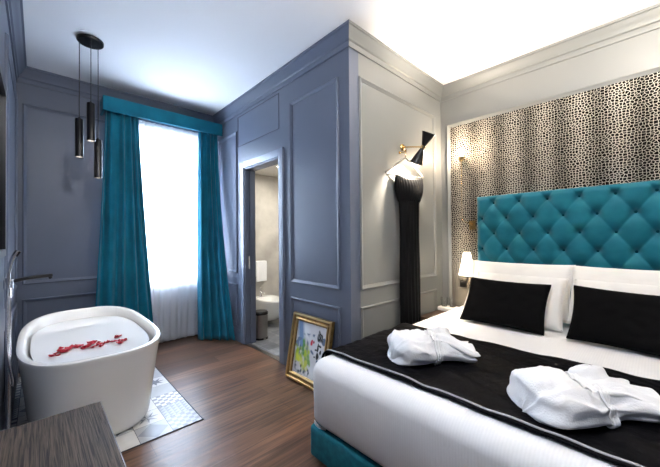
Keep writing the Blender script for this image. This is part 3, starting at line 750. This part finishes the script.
# ------------------------------------------------------------------ bedside
t = thing('nightstand', 'small dark wooden nightstand between the bed and the lit side wall', 'nightstand', loc=(-1.61, 3.2, 0))
b = bm_(); bx(b, -1.742, -1.478, 2.93, 3.49, .472, .50, .003); obj('table_top', b, M['dark_wood'], t)
b = bm_(); bx(b, -1.73, -1.49, 2.95, 3.48, .16, .472, .002); c_ = obj('cabinet', b, M['dark_wood'], t)
b = bm_(); bx(b, -1.715, -1.505, 2.936, 2.95, .175, .455, .003); d_ = obj('drawer_front', b, M['dark_wood'], t)
b = bm_(); lathe(b, [(0, 0), (.006, 0), (.006, .012), (.012, .016), (.012, .022), (0, .022)], (-1.61, 2.936, .33), ax((0, -1, 0)), 16); obj('knob', b, M['brass'], d_, smooth=40)
for x in (-1.72, -1.53):
    for y in (2.96, 3.44): b = bm_(); bx(b, x, x+.03, y, y+.03, 0, .16); obj('leg', b, M['black_metal'], t)
finish(t)
for i, (x, y) in enumerate(((-1.69, 3.40), (-1.60, 3.42))):
    b = bm_(); lathe(b, [(0, .0), (.030, 0), (.033, .006), (.037, .10), (.034, .10), (.030, .010), (0, .009)], (0, 0, 0), n=24)
    o = obj('glass_tumbler', b, M['clear_glass'], smooth=40); o.location = (x, y, .5405); tag(o, 'clear glass tumbler on the nightstand tray, %s' % ('nearer the lit side wall' if i == 0 else 'nearer the bed'), 'glass')
b = bm_(); bx(b, -1.738, -1.55, 3.33, 3.48, .5005, .54, .008, 3); o = obj('tray', b, M['plastic_white']); tag(o, 'thick white tray under the glasses on the nightstand', 'tray')

# tall brass candle wall light on the wallpaper
LX = -1.495; LY = YH-.004
def wall_light(LX, label, px):
    t = thing('wall_light', label, 'lamp', loc=(LX, LY, 1.5))
    b = bm_(); bx(b, px-.035, px+.035, LY-.014, LY, 1.415, 1.515, .003); obj('switch_plate', b, M['brass'], t)
    b = bm_(); tube(b, [(px, LY-.014, 1.47), (px, LY-.04, 1.47), (LX, LY-.062, 1.52), (LX, LY-.065, 1.62), (LX, LY-.065, 2.19)], .0035, 10); obj('stem', b, M['brass'], t, smooth=40)
    b = bm_(); lathe(b, [(0, 2.18), (.010, 2.18), (.030, 2.20), (.033, 2.235), (.030, 2.235), (.022, 2.20), (0, 2.196)], (LX, LY-.065, 0), n=24); obj('candle_cup', b, M['brass'], t, smooth=40)
    b = bm_(); lathe(b, [(0, 2.20), (.012, 2.205), (.021, 2.235), (.026, 2.275), (.018, 2.315), (0, 2.335)], (LX, LY-.065, 0), n=20); obj('bulb', b, M['bulb'], t, smooth=60)
    finish(t); return t
wall_light(LX, 'slim brass wall light with glowing bulb above the bedside lamp', -1.405)
# lit bedside lamp
def bedside(LX, label, cx=0):
    t = thing('bedside_lamp', label, 'lamp', loc=(LX, LY, .9)); y = LY-.105
    b = bm_(); lathe(b, [(.085, .915), (.072, .97), (.034, 1.165)], (LX, y, 0), n=40, cap=False); o = obj('lamp_shade', b, M['lit_shade'], t, smooth=40); solid(o, .003)
    b = bm_(); bx(b, LX-.125, LX-.045, LY-.016, LY, .765, .845, .004); obj('wall_plate', b, M['black_metal'], t)
    b = bm_(); tube(b, [(LX-.07, LY-.016, .83), (LX-.07, y, .83), (LX, y, .835), (LX, y, .96)], .008, 10); obj('arm', b, M['black_metal'], t, smooth=40)
    b = bm_(); lathe(b, [(0, .955), (.014, .96), (.020, .99), (.024, 1.03), (.014, 1.065), (0, 1.075)], (LX, y, 0), n=18); obj('bulb', b, M['bulb'], t, smooth=60)
    finish(t)
bedside(-1.430, 'lit white-shaded bedside lamp between the side wall and the headboard')

# black bow-tie sconce on the alcove wall
SY = 2.69; sc = Vector((-1.532, SY, 2.205)); dirn = (Vector((-1.468, SY, 2.335))-Vector((-1.612, SY, 2.060))).normalized()
t = thing('wall_sconce', 'black double-cone wall sconce on a brass arm above the black dress', 'lamp', loc=(XS, SY, 2.25))
b = bm_(); lathe(b, [(0, 0), (.034, 0), (.034, .012), (.026, .018), (0, .018)], (XS, SY, 2.25), ax((1, 0, 0)), 28); obj('wall_plate', b, M['brass'], t, smooth=40)
b = bm_(); tube(b, [(XS+.015, SY, 2.25), (XS+.10, SY, 2.235), tuple(sc)], .0065, 10, True); lathe(b, [(.011, 0), (.013, .01), (.011, .02)], (XS+.018, SY, 2.249), ax((1, 0, 0)), 16); obj('arm', b, M['brass'], t, smooth=40)
for sg, L_ in ((1, .135), (-1, .165)):
    b = bm_(); lathe(b, [(.019, .012), (.066, L_), (.064, L_), (.0165, .014)], sc, ax(dirn*sg), 36, cap=False); bmesh.ops.holes_fill
    c_ = obj('cone_shade', b, M['black_metal'], t, smooth=40)
    b = bm_(); lathe(b, [(.0155, .018), (.0625, L_-.002)], sc, ax(dirn*sg), 36, cap=False); obj('shade_lining', b, M['shade_in'], c_, smooth=40)
    b = bm_(); q = sc+dirn*sg*(L_-.085); lathe(b, [(0, 0), (.012, .004), (.017, .02), (.014, .038), (0, .046)], q, ax(dirn*sg), 16); obj('bulb', b, M['bulb'], t, smooth=60)
b = bm_(); lathe(b, [(0, -.016), (.021, -.014), (.021, .014), (0, .016)], sc, ax(dirn), 24); obj('center_joint', b, M['brass'], t, smooth=40)
finish(t)

# dress on its hanger, from a hook below the sconce
HC = Vector((-1.700, 2.645, 2.15))
t = thing('wall_hook', 'small brass hook under the wall sconce, carrying the hanger', 'hook', loc=(XS, 2.645, 2.185))
b = bm_(); tube(b, [(XS, 2.645, 2.19), (XS+.05, 2.645, 2.185), (XS+.072, 2.645, 2.19), (XS+.078, 2.645, 2.205)], .005, 10, True); lathe(b, [(0, 0), (.014, 0), (.014, .005), (0, .006)], (XS, 2.645, 2.19), ax((1, 0, 0)), 16); obj('hook', b, M['brass'], t, smooth=40); finish(t)
ha = math.radians(74); hd = Vector((math.cos(ha), math.sin(ha), 0))     # hanger direction, slightly out from the wall
t = thing('clothes_hanger', 'slim clothes hanger under the black double-cone sconce, holding the dress', 'hanger', loc=tuple(HC))
b = bm_(); tube(b, [HC+Vector((0, 0, -.03)), HC+Vector((0, 0, .02)), HC+Vector((0, .018, .038)), HC+Vector((0, 0, .052)), HC+Vector((0, -.016, .04))], .003, 8, True); obj('hanger_hook', b, M['brass'], t, smooth=True)
b = bm_(); tube(b, [HC-hd*.25+Vector((0, 0, -.195)), HC-hd*.12+Vector((0, 0, -.105)), HC-hd*.02+Vector((0, 0, -.035)), HC+hd*.02+Vector((0, 0, -.035)), HC+hd*.12+Vector((0, 0, -.105)), HC+hd*.235+Vector((0, 0, -.205))], .0085, 12, True); obj('shoulder_bar', b, M['hanger'], t, smooth=True)
b = bm_(); tube(b, [HC-hd*.232+Vector((0, 0, -.207)), HC+hd*.232+Vector((0, 0, -.207))], .006, 10); obj('trouser_bar', b, M['hanger'], t, smooth=True)
finish(t)
t = thing('dress', 'long strapless black dress with ruffled bodice hanging against the lit side wall', 'dress', loc=(HC.x, HC.y, 1.9))
dn = Vector((math.sin(ha), -math.cos(ha), 0)); base = HC+Vector((.012, 0, 0))+hd*.030
def dress_skirt(u, v):
    z = 1.72-(1.72-.10)*v; w = .128-.010*math.sin(PI*min(1, v*2.5))-.01*v; d = .030+.012*v
    th = 2*PI*u; c, s_ = math.cos(th), math.sin(th)
    k = 1+.16*math.sin(17*th+2*v+1.5*noise.noise(Vector((u*4, v, 3))))*(.4+.6*v)
    return Vector((base.x, base.y, 0))+hd*(w*c)+dn*(d*s_*k+.012*s_)+Vector((0, 0, z))
b = bm_(); grid(b, 150, 40, dress_skirt, closeu=True); sk = obj('skirt', b, M['dress'], t, smooth=True); solid(sk, .003)
def bodice(u, v):
    z = 1.925-.240*v+.018*math.cos(4*PI*u)*(1-v); th = 2*PI*u; c, s_ = math.cos(th), math.sin(th)
    w = .168-.035*v*v+.012*math.sin(PI*v); d = .040+.022*math.sin(PI*v)**.8
    k = 1+.13*math.sin(31*th+2*math.sin(4*v)+1.2*noise.noise(Vector((u*6, v*3, 5))))
    return Vector((base.x, base.y, 0))+hd*(w*c)+dn*(d*s_*k)+Vector((0, 0, z-.010*math.sin(PI*v)*abs(c)))
b = bm_(); grid(b, 160, 24, bodice, closeu=True); bd = obj('ruffled_bodice', b, M['dress'], t, smooth=True); solid(bd, .003)
for s_ in (-.13, .12):
    b = bm_(); tube(b, [Vector((base.x, base.y, 1.945))+hd*s_, Vector((HC.x, HC.y, 1.945))+hd*(s_+.0)], .003, 6); obj('hanging_loop', b, M['dress'], t)
finish(t)

# ------------------------------------------------------------------ framed painting leaning by the door
def painting():
    W_, H_ = .555, .615; t = thing('framed_painting', 'gold framed abstract flower painting leaning on the blue wall behind the bed', 'painting', loc=(-2.485+W_/2, 1.765, .002))
    t.rotation_euler = (math.radians(-10.5), 0, 0)
    fw = .072; b = bm_(); prof = [(0, 0), (0, .020), (.008, .034), (.018, .036), (.028, .026), (.044, .022), (.054, .028), (.060, .020), (fw, .012), (fw, 0)]
    def ring_frame(prof, name, m, parent):
        b = bm_(); R = []
        for x, z, sx, sz in ((-W_/2, 0, 1, 1), (W_/2, 0, -1, 1), (W_/2, H_, -1, -1), (-W_/2, H_, 1, -1)):
            R.append([b.verts.new((x+sx*o, -h, z+sz*o)) for o, h in prof])
        for i in range(4):
            a, c = R[i], R[(i+1) % 4]
            for j in range(len(prof)): b.faces.new((a[j], a[(j+1) % len(prof)], c[(j+1) % len(prof)], c[j]))
        return obj(name, b, m, parent, smooth=30)
    fr = ring_frame(prof, 'frame', M['gold'], t)
    ring_frame([(.050, .025), (.054, .032), (.060, .030), (.064, .020)], 'inner_gilt_bead', M['gold_edge'], fr)
    ring_frame([(.004, .030), (.010, .040), (.020, .040), (.024, .030)], 'outer_gilt_bead', M['gold_edge'], fr)
    b = bm_(); bx(b, -W_/2+.05, W_/2-.05, -.006, -.001, .05, H_-.05); obj('backing', b, M['dark_wood'], t)
    o = obj('canvas', bm_(), M['canvas'], t); b = bm_(); nx, nz = 88, 100; w, h = W_-2*fw+.01, H_-2*fw+.01
    grid(b, nx, nz, lambda u, v: Vector((-w/2+w*u, -.010, fw-.005+h*v)))
    bmesh.ops.recalc_face_normals(b, faces=b.faces); b.to_mesh(o.data); b.free()
    me = o.data; ca = me.color_attributes.new('paint', 'FLOAT_COLOR', 'POINT')
    def mixc(a, c, k): k = max(0, min(1, k)); return tuple(a[i]*(1-k)+c[i]*k for i in range(3))
    N2 = lambda x, y, s: noise.noise(Vector((x, y, s)))
    for i, v in enumerate(me.vertices):
        u, q = (v.co.x+w/2)/w, (v.co.z-fw+.005)/h; col = (.66, .66, .68)
        du, dq = u+.03*N2(u*9, q*9, 1), q+.03*N2(u*9, q*9, 5)
        col = mixc(col, (.78, .80, .84), N2(u*3, q*3, 2)*2)
        # blue wash, upper left, falling in a diagonal
        k = 1-abs((du-.10-.30*(1-dq))/.13); col = mixc(col, (.14, .24, .42), k*1.5 if dq > .45 else 0)
        k = 1-abs((du-.42)/.06); col = mixc(col, (.12, .17, .26), (k*2 if .30 < dq < .80 else 0)*(.5+N2(u*6, q*10, 8)*2))
        # green and yellow bushes
        for cx, cz, rx, rz_, cc in ((.13, .36, .16, .17, (.32, .46, .03)), (.38, .37, .15, .20, (.45, .56, .05)), (.30, .55, .06, .18, (.10, .28, .06)), (.17, .27, .13, .10, (.62, .66, .05)), (.48, .30, .10, .12, (.20, .38, .10)), (.40, .20, .12, .10, (.55, .60, .10))):
            k = 1.25-((du-cx)/rx)**2-((dq-cz)/rz_)**2+N2(u*13, q*13, cx*9)*1.3; col = mixc(col, cc, k*.9)
        # dark strokes low in the picture
        for cx, cz, rx, rz_ in ((.10, .14, .05, .11), (.30, .12, .03, .12), (.42, .08, .07, .05), (.22, .05, .10, .03), (.20, .44, .02, .09), (.55, .12, .03, .09)):
            k = 1.1-((du-cx)/rx)**2-((dq-cz)/rz_)**2+N2(u*20, q*20, 4)*1.2; col = mixc(col, (.04, .07, .10), k*.8)
        # black rose with stem, upper right, and a red bloom
        for cx, cz, r in ((.79, .80, .105), (.76, .88, .05), (.86, .74, .05)):
            d = math.hypot((du-cx), (dq-cz)*1.12); k = (r-d)/.02; sw = math.sin(d*95+math.atan2(dq-cz, du-cx)*2); col = mixc(col, (.012, .014, .018) if sw > -.55 else (.30, .32, .35), k)
        for cx, cz, rx, rz_ in ((.77, .60, .022, .10), (.83, .64, .05, .02), (.72, .55, .045, .018), (.86, .53, .03, .05), (.78, .45, .035, .05), (.70, .42, .03, .02)):
            k = 1.1-((du-cx)/rx)**2-((dq-cz)/rz_)**2; col = mixc(col, (.015, .017, .02), k*3)
        k = 1-math.hypot((du-.56)/.045, (dq-.66)/.05); col = mixc(col, (.55, .02, .04), k*3)
        k = 1-math.hypot((du-.63)/.025, (dq-.67)/.03); col = mixc(col, (.30, .01, .03), k*3)
        ca.data[i].color = (*col, 1)
    return t
painting()

# ------------------------------------------------------------------ bathroom
WXB = XW
def bidet():
    yc = 2.63; t = thing('bidet', 'white wall-hung bidet with chrome tap seen through the doorway', 'bidet', loc=(WXB, yc, .3))
    def ring(x0, x1, hw, z, b, n=40):
        cx = x0+(x1-x0)*.45; R = []
        for k in range(n):
            th = 2*PI*k/n; c, s = math.cos(th), math.sin(th)
            x = cx+((x1-cx) if c > 0 else (cx-x0))*(c if c > 0 else -abs(c)**.45); y = yc+hw*(abs(s)**(.85 if c > 0 else .5))*math.copysign(1, s)
            R.append(b.verts.new((x, y, z)))
        return R
    b = bm_(); x = WXB+.001
    spec = [(x, x+.34, .12, .05), (x, x+.44, .155, .09), (x, x+.53, .180, .17), (x, x+.58, .194, .28), (x, x+.60, .198, .36), (x, x+.605, .200, .385), (x+.002, x+.60, .196, .395), (x+.12, x+.565, .165, .393), (x+.14, x+.545, .15, .36), (x+.18, x+.42, .10, .30), (x+.24, x+.34, .04, .275)]
    R = [ring(a, c, h, z, b) for a, c, h, z in spec]
    for p, q in zip(R, R[1:]):
        for k in range(40): b.faces.new((p[k], p[(k+1) % 40], q[(k+1) % 40], q[k]))
    b.faces.new(R[0]); b.faces.new(R[-1]); obj('bowl', b, M['ceramic'], t, smooth=50)
    b = bm_(); lathe(b, [(0, 0), (.024, 0), (.024, .02), (.020, .025), (.020, .09), (0, .095)], (x+.07, yc-.03, .395), n=20); tube(b, [(x+.08, yc-.03, .455), (x+.13, yc-.03, .48), (x+.18, yc-.03, .465)], .010, 10, True); tp = obj('tap', b, M['chrome'], t, smooth=40)
    b = bm_(); tube(b, [(x+.07, yc-.03, .49), (x+.05, yc-.03, .53), (x+.10, yc-.03, .56)], .006, 8, True); obj('tap_lever', b, M['chrome'], tp, smooth=40)
    b = bm_(); tube(b, [(x, yc-.02, .16), (x+.0, yc-.02, .161)], .01); 
    b.free(); finish(t)
bidet()
t = thing('hand_towel', 'white hand towel hanging on the bathroom wall above the bidet', 'towel', loc=(WXB, 2.63, .95))
b = bm_(); grid(b, 20, 30, lambda u, v: Vector((WXB+.05+.035*math.cos(min(1, v*1.0)*0)+.004*math.sin(u*14+v*2), 2.515+.19*u, .965-.325*v))); o = obj('front_fold', b, M['terry'], t, smooth=True); solid(o, .008)
b = bm_(); grid(b, 20, 20, lambda u, v: Vector((WXB+.055-.03*v**.3+.003*math.sin(u*14), 2.517+.186*u, .968-.25*v))); o = obj('back_fold', b, M['terry'], t, smooth=True); solid(o, .008); finish(t)
t = thing('towel_rail', 'chrome towel rail behind the white hand towel in the bathroom', 'towel rail', loc=(WXB, 2.6, .96))
b = bm_(); tube(b, [(WXB, 2.49, .955), (WXB+.062, 2.49, .955), (WXB+.062, 2.73, .955), (WXB, 2.73, .955)], .006, 8); obj('rail', b, M['chrome'], t, smooth=40); finish(t)
t = thing('waste_bin', 'brushed steel pedal bin with black lid just inside the bathroom doorway', 'bin', loc=(-3.66, 2.165, 0))
b = bm_(); lathe(b, [(0, .002), (.098, .002), (.098, .325), (0, .325)], (-3.66, 2.165, 0), n=36); obj('bin_body', b, M['steel'], t, smooth=40)
b = bm_(); lathe(b, [(.102, .325), (.102, .35), (.09, .366), (.04, .374), (0, .376)], (-3.66, 2.165, 0), n=36); obj('lid', b, M['black_gloss'], t, smooth=40)
b = bm_(); lathe(b, [(.103, .0), (.103, .025)], (-3.66, 2.165, 0), n=36); obj('base_ring', b, M['black_gloss'], t, smooth=40)
b = bm_(); bx(b, -3.585, -3.54, 2.15, 2.18, .008, .02, .003); obj('pedal', b, M['steel'], t); finish(t)
t = thing('toilet_brush', 'white toilet brush holder on the bathroom floor beside the bidet', 'brush', loc=(-4.0, 2.93, 0))
b = bm_(); lathe(b, [(0, .0), (.045, 0), (.042, .10), (.036, .12), (.030, .12), (0, .10)], (-3.98, 2.95, 0), n=24); obj('holder', b, M['ceramic'], t, smooth=40)
b = bm_(); tube(b, [(-3.98, 2.95, .10), (-3.98, 2.95, .36)], .007, 8); obj('handle', b, M['chrome'], t, smooth=40); finish(t)
t = thing('ceiling_downlight', 'small round recessed downlight in the bathroom ceiling', 'lamp', loc=(-3.75, 2.55, ZBC))
b = bm_(); lathe(b, [(.05, 0), (.05, -.006), (.038, -.006), (.036, 0)], (-3.75, 2.55, ZBC), n=28, cap=False); obj('trim_ring', b, M['chrome'], t, smooth=40)
b = bm_(); lathe(b, [(0, -.001), (.036, -.001), (.036, -.004), (0, -.004)], (-3.75, 2.55, ZBC), n=28); obj('lens', b, M['bath_bulb'], t); finish(t)

# ------------------------------------------------------------------ lights
def light(kind, name, loc, energy, col, size=.05, rot=None, **k):
    l = bpy.data.lights.new(name, kind); l.energy = energy; l.color = col
    if kind == 'AREA': l.size = size
    else: l.shadow_soft_size = size
    for a, c in k.items(): setattr(l, a, c)
    o = bpy.data.objects.new(name, l); C.objects.link(o); o.location = loc
    if rot is not None: o.rotation_euler = rot
    return o
WARM = (1, .80, .58)
light('POINT', 'wall_light_glow', (LX, LY-.11, 2.28), 12, WARM, .03)
light('POINT', 'bedside_glow', (-1.430, LY-.105, 1.09), 4, WARM, .03)
def spot_dir(name, loc, d, e, ang, col=WARM, size=.03, blend=.5):
    o = light('SPOT', name, loc, e, col, size, spot_size=math.radians(ang), spot_blend=blend); o.rotation_euler = Vector((0, 0, -1)).rotation_difference(Vector(d).normalized()).to_euler(); return o
spot_dir('sconce_up', sc+dirn*.11, dirn, 40, 120, (1, .86, .70))
spot_dir('sconce_down', sc-dirn*.13, -dirn, 70, 120, (1, .86, .68))
for x, y, z in ((-3.46, .263, 2.06), (-3.37, .335, 2.195), (-3.48, .398, 1.895)): spot_dir('pendant_spot', (x, y, z-.002), (0, 0, -1), 6, 60, (1, .93, .82), .02)
light('AREA', 'bathroom_downlight', (-3.55, 2.7, ZBC-.03), 20, (1, .94, .84), .5)
# added unseen uplight over the bed, brightens the ceiling and alcove walls
t = thing('fill_lamp', 'added brass bowl fill lamp out of view above the bed, throwing light upwards', 'lamp', loc=(.32, 2.30, ZC))
b = bm_(); lathe(b, [(0, ZC), (.06, ZC), (.06, ZC-.02), (0, ZC-.025)], (.32, 2.30, 0), n=28); obj('ceiling_rose', b, M['brass'], t, smooth=40)
b = bm_(); tube(b, [(.32, 2.30, 2.72), (.32, 2.30, ZC-.02)], .006); obj('stem', b, M['brass'], t)
b = bm_(); lathe(b, [(.02, 2.70), (.10, 2.715), (.17, 2.75), (.20, 2.80), (.194, 2.80), (.165, 2.758), (.10, 2.724), (.02, 2.71)], (.32, 2.30, 0), n=36, cap=False)
obj('brass_bowl', b, M['brass'], t, smooth=60)
b = bm_(); lathe(b, [(0, 2.735), (.05, 2.745), (.055, 2.79), (.03, 2.82), (0, 2.825)], (.32, 2.30, 0), n=24); obj('bulb', b, M['bulb'], t, smooth=60); finish(t)
light('POINT', 'fill_lamp_glow', (.32, 2.30, 2.86), 110, (1, .93, .82), .08)
t = thing('fill_lamp', 'added opal globe fill lamp out of view near the console table', 'lamp', loc=(-.45, .35, ZC))  # added unseen globe, fill light for the tub side of the room
b = bm_(); lathe(b, [(0, ZC), (.06, ZC), (.06, ZC-.02), (0, ZC-.025)], (-.45, .35, 0), n=28); obj('ceiling_rose', b, M['brass'], t, smooth=40)
b = bm_(); tube(b, [(-.45, .35, 2.79), (-.45, .35, ZC-.02)], .006); obj('stem', b, M['brass'], t)
b = bm_(); lathe(b, [(0, 2.60), (.04, 2.606), (.08, 2.63), (.098, 2.665), (.102, 2.70), (.098, 2.735), (.08, 2.77), (.04, 2.794), (0, 2.80)], (-.45, .35, 0), n=32)
obj('opal_globe', b, mat('fill_opal_glass', (.9, .9, .9), .4, emit=(.95, .97, 1), es=105), t, smooth=60); finish(t)
# daylight
W = bpy.data.worlds.new('World'); bpy.context.scene.world = W; W.use_nodes = True
bg = W.node_tree.nodes['Background']; bg.inputs['Color'].default_value = (.69, .83, 1, 1); bg.inputs['Strength'].default_value = 34
p = light('AREA', 'window_portal', (XW-.23, (WY0+WY1)/2, (WZ0+WZ1)/2), 1, (1, 1, 1), 1, rot=(0, -PI/2, 0)); p.data.shape = 'RECTANGLE'; p.data.size = WZ1-WZ0; p.data.size_y = WY1-WY0; p.data.cycles.is_portal = True

# ------------------------------------------------------------------ camera and colour
yw, pt, rl = map(math.radians, (46.591, .58, -.487))
fwd = Vector((-math.sin(yw)*math.cos(pt), math.cos(yw)*math.cos(pt), math.sin(pt))); r0 = Vector((math.cos(yw), math.sin(yw), 0)); u0 = r0.cross(fwd)
rr = r0*math.cos(rl)+u0*math.sin(rl); uu = -r0*math.sin(rl)+u0*math.cos(rl)
cd = bpy.data.cameras.new('camera'); cam = bpy.data.objects.new('camera', cd); C.objects.link(cam)
cam.matrix_world = Matrix(((rr.x, uu.x, -fwd.x, 0), (rr.y, uu.y, -fwd.y, 0), (rr.z, uu.z, -fwd.z, 1.35), (0, 0, 0, 1)))
cd.sensor_width = 36; cd.lens = 308.818/660*36; cd.clip_start = .02
sn = bpy.context.scene; sn.camera = cam
sn.view_settings.view_transform = 'Standard'; sn.view_settings.look = 'None'; sn.view_settings.gamma = 1; sn.view_settings.exposure = 1.0
sn.view_settings.use_curve_mapping = False
